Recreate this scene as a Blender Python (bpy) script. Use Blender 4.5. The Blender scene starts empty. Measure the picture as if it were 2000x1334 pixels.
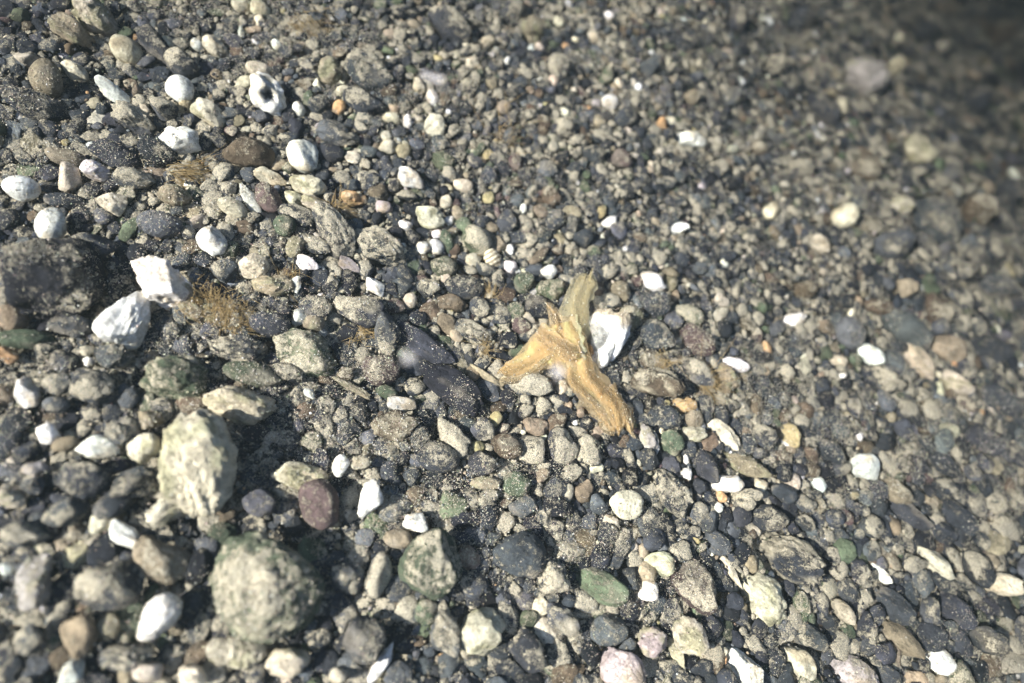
import bpy, math, time
import numpy as np
from mathutils import Matrix, Vector, Euler

scn = bpy.context.scene
col = scn.collection
rng = np.random.default_rng(7)

# ------------------------------------------------------------------ camera
PW, PH = 2000.0, 1334.0                     # pixel frame used for reading positions off the photograph
LENS, DIST, PITCH, ROLL = 23.0, 0.12, math.radians(67), math.radians(36)
FPX = PW * LENS / 36.0
Cpos = np.array([0.0, -DIST * math.cos(PITCH), DIST * math.sin(PITCH)])
fwd = -Cpos / DIST
r0 = np.array([1.0, 0, 0]); u0 = np.cross(r0, fwd)
UP = math.cos(ROLL) * u0 - math.sin(ROLL) * r0
RT = math.cos(ROLL) * r0 + math.sin(ROLL) * u0
cam = bpy.data.cameras.new("camera"); cam_o = bpy.data.objects.new("camera", cam); col.objects.link(cam_o)
cam.lens = LENS; cam.sensor_width = 36.0; cam.clip_start = 0.002; cam.clip_end = 50
m = Matrix.Identity(4)
for i in range(3):
    m[i][0] = RT[i]; m[i][1] = UP[i]; m[i][2] = -fwd[i]; m[i][3] = Cpos[i]
cam_o.matrix_world = m
cam.dof.use_dof = True; cam.dof.focus_distance = 0.113; cam.dof.aperture_fstop = 7.5
scn.camera = cam_o

# ------------------------------------------------------------------ light
SUN_CAM = np.array([-0.60, 0.10, 0.79])      # towards the light, in camera axes (right, up, back)
sd = SUN_CAM[0] * RT + SUN_CAM[1] * UP - SUN_CAM[2] * fwd
sd /= np.linalg.norm(sd)
SUN_EL = math.asin(sd[2]); SUN_AZ = math.atan2(sd[0], sd[1])
sun = bpy.data.lights.new("sun", 'SUN'); sun_o = bpy.data.objects.new("sun", sun); col.objects.link(sun_o)
sun.energy = 5.0; sun.angle = math.radians(0.6); sun.color = (1.0, 0.99, 0.965)
sun_o.rotation_euler = Vector(sd).to_track_quat('Z', 'Y').to_euler(); sun_o.location = Vector(sd) * 2
w = bpy.data.worlds.new("World"); scn.world = w; w.use_nodes = True
nt = w.node_tree; bg = nt.nodes["Background"]; sky = nt.nodes.new("ShaderNodeTexSky")
sky.sky_type = 'NISHITA'; sky.sun_disc = False; sky.sun_elevation = SUN_EL; sky.sun_rotation = SUN_AZ
nt.links.new(sky.outputs[0], bg.inputs[0]); bg.inputs[1].default_value = 0.07
scn.view_settings.view_transform = 'Standard'; scn.view_settings.look = 'None'
scn.view_settings.exposure = 4.5; scn.view_settings.gamma = 1.0
scn.cycles.max_bounces = 6; scn.cycles.transparent_max_bounces = 12

# ------------------------------------------------------------------ pixel <-> ground
def waves(n, f0, f1, seed):
    r = np.random.default_rng(seed); d = r.normal(size=(n, 3)); d /= np.linalg.norm(d, axis=1)[:, None]
    return d * np.exp(r.uniform(np.log(f0), np.log(f1), n))[:, None], r.uniform(0, 6.283, n)
def wnoise(p, wv, pw=0.8):
    k, ph = wv; f = np.linalg.norm(k, axis=1); a = (f / f.min()) ** -pw; a = a / np.sqrt((a * a).sum() / 2)
    out = np.zeros(len(p))
    for i in range(len(k)): out += a[i] * np.sin(p @ k[i] + ph[i])
    return out
HW = waves(14, 40, 190, 3)
def corner_dir(x, y):
    d = ((x - PW / 2) / FPX) * RT - ((y - PH / 2) / FPX) * UP + fwd
    t = -Cpos[2] / d[2]; return (Cpos + d * t)[:2]
TR = corner_dir(1900, 80); TRN = np.linalg.norm(TR); TRD = TR / TRN
SL0, SLK = 0.0, 1.65  # downward bend shaped so the far bed turns from the sun and dims
def height(xy):
    xy = np.atleast_2d(xy); p = np.c_[xy, np.zeros(len(xy))]
    z = wnoise(p, HW, 1.2) * 0.0011
    s = np.clip(xy @ TRD - SL0, 0, None); s2 = np.minimum(s, 0.16)
    return z - 0.5 * SLK * s2 ** 2 - SLK * 0.16 * (s - s2)
def ray(x, y):
    d = ((x - PW / 2) / FPX) * RT - ((y - PH / 2) / FPX) * UP + fwd
    return d / np.linalg.norm(d)
def ground(x, y):
    d = ray(x, y); t = 0.03
    for _ in range(400):
        p = Cpos + d * t; g = p[2] - height(p[:2])[0]
        if g < 1e-5: break
        t += max(g * 0.7, 1e-5)
    return Cpos + d * t
def project(P):
    q = np.atleast_2d(P) - Cpos; z = q @ fwd
    return np.c_[PW / 2 + FPX * (q @ RT) / z, PH / 2 - FPX * (q @ UP) / z]
def gnormal(xy, e=0.002):
    x, y = xy; a = height([[x + e, y], [x - e, y], [x, y + e], [x, y - e]])
    n = np.array([-(a[0] - a[1]) / (2 * e), -(a[2] - a[3]) / (2 * e), 1.0]); return n / np.linalg.norm(n)
def frame(x, y, ang):
    """Point of the bed under a pixel, unit axes along/across an image direction, and pixels per metre along each."""
    P = ground(x, y); d = ray(x, y); a = math.radians(ang); out = []
    for c, s in ((math.cos(a), math.sin(a)), (-math.sin(a), math.cos(a))):
        e = c * RT + s * UP; e = e - d * (e @ d); e /= np.linalg.norm(e)
        k = np.linalg.norm(project(P + e * 1e-4)[0] - project(P)[0]) / 1e-4
        out.append((e, k))
    return P, d, out

# ------------------------------------------------------------------ mesh helpers
def ico(n):
    import bmesh
    bm = bmesh.new(); bmesh.ops.create_icosphere(bm, subdivisions=n, radius=1.0)
    v = np.array([x.co[:] for x in bm.verts]); f = np.array([[q.index for q in x.verts] for x in bm.faces]); bm.free()
    return v / np.linalg.norm(v, axis=1)[:, None], f
ICO = {n: ico(n) for n in (1, 2, 3, 4, 5, 6)}
def mesh(name, v, f, mat, attrs=(), smooth=True):
    me = bpy.data.meshes.new(name); f = np.asarray(f, dtype=np.int32); k = f.shape[1]
    me.vertices.add(len(v)); me.vertices.foreach_set("co", np.asarray(v, dtype=np.float32).ravel())
    me.loops.add(f.size); me.loops.foreach_set("vertex_index", f.ravel())
    me.polygons.add(len(f)); me.polygons.foreach_set("loop_start", np.arange(0, f.size, k, dtype=np.int32))
    me.polygons.foreach_set("loop_total", np.full(len(f), k, dtype=np.int32))
    me.update(calc_edges=True)
    if smooth: me.polygons.foreach_set("use_smooth", np.ones(len(f), dtype=bool))
    for nm, typ, dat in attrs:
        a = me.attributes.new(nm, typ, 'POINT'); dat = np.asarray(dat, dtype=np.float32)
        if typ == 'FLOAT_COLOR':
            a.data.foreach_set("color", np.c_[dat, np.ones(len(dat), dtype=np.float32)].ravel())
        else: a.data.foreach_set("value", dat.ravel())
    me.materials.append(mat); return me
def link(name, me, parent=None, loc=None):
    o = bpy.data.objects.new(name, me); col.objects.link(o)
    if parent is not None: o.parent = parent
    if loc is not None: o.location = [float(q) for q in loc]
    return o
def tag(o, label, cat, group=None):
    o["label"] = label; o["category"] = cat
    if group: o["group"] = group
    return o

def shape(kind, n, r):
    """Unit stone: outline close to the unit sphere; kinds r rounded, e smooth oval, a angular, l lumpy, f slab, s shard."""
    v, f = ICO[n]; v = v.copy(); sd = int(r.integers(1 << 30))
    cuts = {'r': 9, 'e': 4, 'a': 13, 'l': 7, 'f': 9, 's': 9}[kind]
    lo, hi = {'r': (.64, .94), 'e': (.84, .97), 'a': (.5, .82), 'l': (.66, .95), 'f': (.6, .9), 's': (.5, .85)}[kind]
    soft = {'r': .10, 'e': .2, 'a': .045, 'l': .16, 'f': .08, 's': .05}[kind]
    rad = np.ones(len(v))
    d = r.normal(size=(cuts, 3)); d /= np.linalg.norm(d, axis=1)[:, None]; h = r.uniform(lo, hi, cuts)
    for i in range(cuts):
        c = v @ d[i]; lim = h[i] / np.clip(c, .05, None)
        lim = np.where(c > .05, lim, 9.0)
        rad = np.where(lim - rad < soft, np.where(rad - lim > soft, lim, rad - (np.clip(rad - lim + soft, 0, None)) ** 2 / (4 * soft)), rad)
    amp = {'r': .085, 'e': .03, 'a': .06, 'l': .16, 'f': .08, 's': .1}[kind]
    rad = rad * (1 + amp * wnoise(v, waves(12, 1.6, 6, sd), .9))
    if n >= 3: rad += {'r': .018, 'e': .005, 'a': .02, 'l': .042, 'f': .022, 's': .02}[kind] * wnoise(v, waves(16, 8, 26, sd + 1), .5)
    if n >= 5: rad += {'r': .008, 'e': .002, 'a': .008, 'l': .014, 'f': .008, 's': .006}[kind] * wnoise(v, waves(26, 24, 70, sd + 2), .3)
    v = v * rad[:, None]
    v -= (v.max(0) + v.min(0)) / 2
    return v / ((v.max(0) - v.min(0)) / 2), f

# ------------------------------------------------------------------ materials
def stone_material(name, bump=1.0):
    mt = bpy.data.materials.new(name); mt.use_nodes = True; t = mt.node_tree; N = t.nodes; L = t.links
    b = N["Principled BSDF"]; b.inputs["Roughness"].default_value = .72; b.inputs["Specular IOR Level"].default_value = .22
    def nd(ty, **kw):
        n = N.new(ty)
        for k, v in kw.items(): setattr(n, k, v)
        return n
    ge = nd("ShaderNodeNewGeometry")
    tint = nd("ShaderNodeAttribute", attribute_name="tint"); silt = nd("ShaderNodeAttribute", attribute_name="silt")
    def noise(scale, det, rough=.6):
        n = nd("ShaderNodeTexNoise"); n.inputs["Scale"].default_value = scale; n.inputs["Detail"].default_value = det
        n.inputs["Roughness"].default_value = rough; L.new(ge.outputs["Position"], n.inputs["Vector"]); return n
    def ramp(src, a, b_):
        n = nd("ShaderNodeMapRange"); n.inputs[1].default_value = a; n.inputs[2].default_value = b_; n.interpolation_type = 'SMOOTHSTEP'
        L.new(src, n.inputs[0]); return n.outputs[0]
    def math_(op, a, b_=None):
        n = nd("ShaderNodeMath", operation=op)
        for i, q in enumerate((a, b_)):
            if q is None: continue
            if isinstance(q, (int, float)): n.inputs[i].default_value = q
            else: L.new(q, n.inputs[i])
        return n.outputs[0]
    n1 = noise(420, 4); n2 = noise(2100, 5, .7); n3 = noise(5200, 3, .7); n4 = noise(150, 4); n5 = noise(980, 5, .62)
    var = math_('ADD', math_('MULTIPLY', ramp(n1.outputs[0], .3, .7), .7), math_('MULTIPLY', ramp(n2.outputs[0], .3, .7), .6))
    var = math_('ADD', var, .38)
    mul = nd("ShaderNodeMixRGB", blend_type='MULTIPLY'); mul.inputs[0].default_value = 1
    L.new(tint.outputs["Color"], mul.inputs[1]); cc = nd("ShaderNodeCombineColor")
    for i in range(3): L.new(var, cc.inputs[i])
    L.new(cc.outputs[0], mul.inputs[2])
    # silt dust: fine speckles gathered into patches, thicker on faces that look up
    sep = nd("ShaderNodeSeparateXYZ"); L.new(ge.outputs["Normal"], sep.inputs[0])
    upz = ramp(sep.outputs[2], -.25, .95)
    amt = math_('MULTIPLY', math_('MULTIPLY', silt.outputs["Fac"], math_('ADD', math_('MULTIPLY', upz, .75), .25)), math_('ADD', math_('MULTIPLY', ramp(n4.outputs[0], .3, .7), .8), .4))
    thr = math_('SUBTRACT', .67, math_('MULTIPLY', amt, .34))
    sp = math_('ADD', math_('MULTIPLY', n5.outputs[0], .5), math_('ADD', math_('MULTIPLY', n2.outputs[0], .2), math_('MULTIPLY', n3.outputs[0], .3)))
    msk = math_('MULTIPLY', math_('SUBTRACT', sp, thr), 13.0)
    cl = nd("ShaderNodeClamp"); L.new(msk, cl.inputs[0])
    mx = nd("ShaderNodeMixRGB"); L.new(math_('MULTIPLY', cl.outputs[0], .85), mx.inputs[0]); L.new(mul.outputs[0], mx.inputs[1])
    dust = nd("ShaderNodeMixRGB"); L.new(ramp(n3.outputs[0], .33, .67), dust.inputs[0]); dust.inputs[1].default_value = (.18, .17, .14, 1); dust.inputs[2].default_value = (.70, .61, .42, 1)
    L.new(dust.outputs[0], mx.inputs[2]); L.new(mx.outputs[0], b.inputs["Base Color"])
    bh = math_('ADD', math_('ADD', math_('MULTIPLY', n2.outputs[0], .5), math_('MULTIPLY', n5.outputs[0], .6)), math_('ADD', math_('MULTIPLY', n3.outputs[0], .3), math_('MULTIPLY', cl.outputs[0], .3)))
    bp = nd("ShaderNodeBump"); bp.inputs["Strength"].default_value = .95 * bump; bp.inputs["Distance"].default_value = .0009
    L.new(bh, bp.inputs["Height"]); L.new(bp.outputs[0], b.inputs["Normal"])
    return mt
M_STONE = stone_material("stone_surface")
M_SHELL = stone_material("shell_surface", .45)
def plain(name, colr, rough=.8, trans=0.0, clear=0.0, attr=False, scale=900, bump=0.0):
    mt = bpy.data.materials.new(name); mt.use_nodes = True; t = mt.node_tree; N = t.nodes; L = t.links; b = N["Principled BSDF"]; out = N["Material Output"]
    b.inputs["Roughness"].default_value = rough; b.inputs["Specular IOR Level"].default_value = .5 if bump else .25
    ge = N.new("ShaderNodeNewGeometry"); n = N.new("ShaderNodeTexNoise"); n.inputs["Scale"].default_value = scale; n.inputs["Detail"].default_value = 5
    L.new(ge.outputs["Position"], n.inputs["Vector"])
    mx = N.new("ShaderNodeMixRGB"); L.new(n.outputs[0], mx.inputs[0])
    if attr:
        at = N.new("ShaderNodeAttribute"); at.attribute_name = "tint"
        for i, k in ((1, .62), (2, 1.3)):
            q = N.new("ShaderNodeMixRGB"); q.blend_type = 'MULTIPLY'; q.inputs[0].default_value = 1; L.new(at.outputs["Color"], q.inputs[1]); q.inputs[2].default_value = (k, k, k, 1); L.new(q.outputs[0], mx.inputs[i])
    else:
        mx.inputs[1].default_value = (*[c * .65 for c in colr], 1); mx.inputs[2].default_value = (*[min(1, c * 1.3) for c in colr], 1)
    L.new(mx.outputs[0], b.inputs["Base Color"]); last = b.outputs[0]
    if bump:
        bp = N.new("ShaderNodeBump"); bp.inputs["Strength"].default_value = bump; bp.inputs["Distance"].default_value = .0008; n2 = N.new("ShaderNodeTexNoise"); n2.inputs["Scale"].default_value = scale * 1.7; n2.inputs["Detail"].default_value = 6
        L.new(ge.outputs["Position"], n2.inputs["Vector"]); L.new(n2.outputs[0], bp.inputs["Height"]); L.new(bp.outputs[0], b.inputs["Normal"])
    if trans:
        tr = N.new("ShaderNodeBsdfTranslucent"); L.new(mx.outputs[0], tr.inputs[0]); s = N.new("ShaderNodeMixShader"); s.inputs[0].default_value = trans
        L.new(last, s.inputs[1]); L.new(tr.outputs[0], s.inputs[2]); last = s.outputs[0]
    if clear:
        tp = N.new("ShaderNodeBsdfTransparent"); s = N.new("ShaderNodeMixShader"); s.inputs[0].default_value = clear
        L.new(last, s.inputs[1]); L.new(tp.outputs[0], s.inputs[2]); last = s.outputs[0]
    L.new(last, out.inputs["Surface"]); return mt
M_GRAIN = plain("silt_grain", (.5, .43, .3), .45, attr=True)
M_HAIR = plain("hydroid_filament", (.46, .34, .16), .6, trans=.45)
M_FLAKE = plain("drifting_flake", (.46, .43, .41), .9, trans=.3, clear=.84)

# ------------------------------------------------------------------ the bed
def bed():
    a = np.concatenate([-np.geomspace(3, .17, 14), np.linspace(-.16, .42, 190), np.geomspace(.44, 3, 14)])
    b = np.concatenate([-np.geomspace(3, .17, 14), np.linspace(-.16, .42, 190), np.geomspace(.44, 3, 14)])
    X, Y = np.meshgrid(a, b, indexing='ij'); xy = np.c_[X.ravel(), Y.ravel()]
    deep = np.clip((.03 - xy @ TRD) / .07, 0, 1); v = np.c_[xy, height(xy) - .0014 - .0020 * deep]; n, k = X.shape
    i = (np.arange(n - 1)[:, None] * k + np.arange(k - 1)[None]).ravel()
    f = np.c_[i, i + k, i + k + 1, i + 1]
    me = mesh("seabed", v, f, M_STONE, [("tint", 'FLOAT_COLOR', np.tile((.055, .052, .045), (len(v), 1))), ("silt", 'FLOAT', .95 - .15 * deep)])  # shade between stones put into the dark bed tint and thinner silt
    o = link("seabed", me); o["kind"] = "structure"
bed()

COL = {'D': (.042, .046, .051), 'B': (.018, .020, .024), 'G': (.088, .094, .097), 'N': (.088, .108, .064), 'W': (.62, .60, .53), 'C': (.56, .50, .36),
       'T': (.27, .22, .145), 'K': (.115, .085, .055), 'R': (.100, .068, .062), 'O': (.50, .31, .15), 'P': (.38, .33, .30), 'Y': (.40, .34, .17)}
SILT = {'D': .84, 'B': .5, 'G': .8, 'N': .78, 'W': .14, 'C': .3, 'T': .5, 'K': .72, 'R': .62, 'O': .25, 'P': .45, 'Y': .35}
CNAME = {'D': 'dark grey', 'B': 'black', 'G': 'mid grey', 'N': 'grey-green', 'W': 'white', 'C': 'cream', 'T': 'tan', 'K': 'brown', 'R': 'rusty red', 'O': 'orange', 'P': 'pale pink', 'Y': 'yellowish'}

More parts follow.
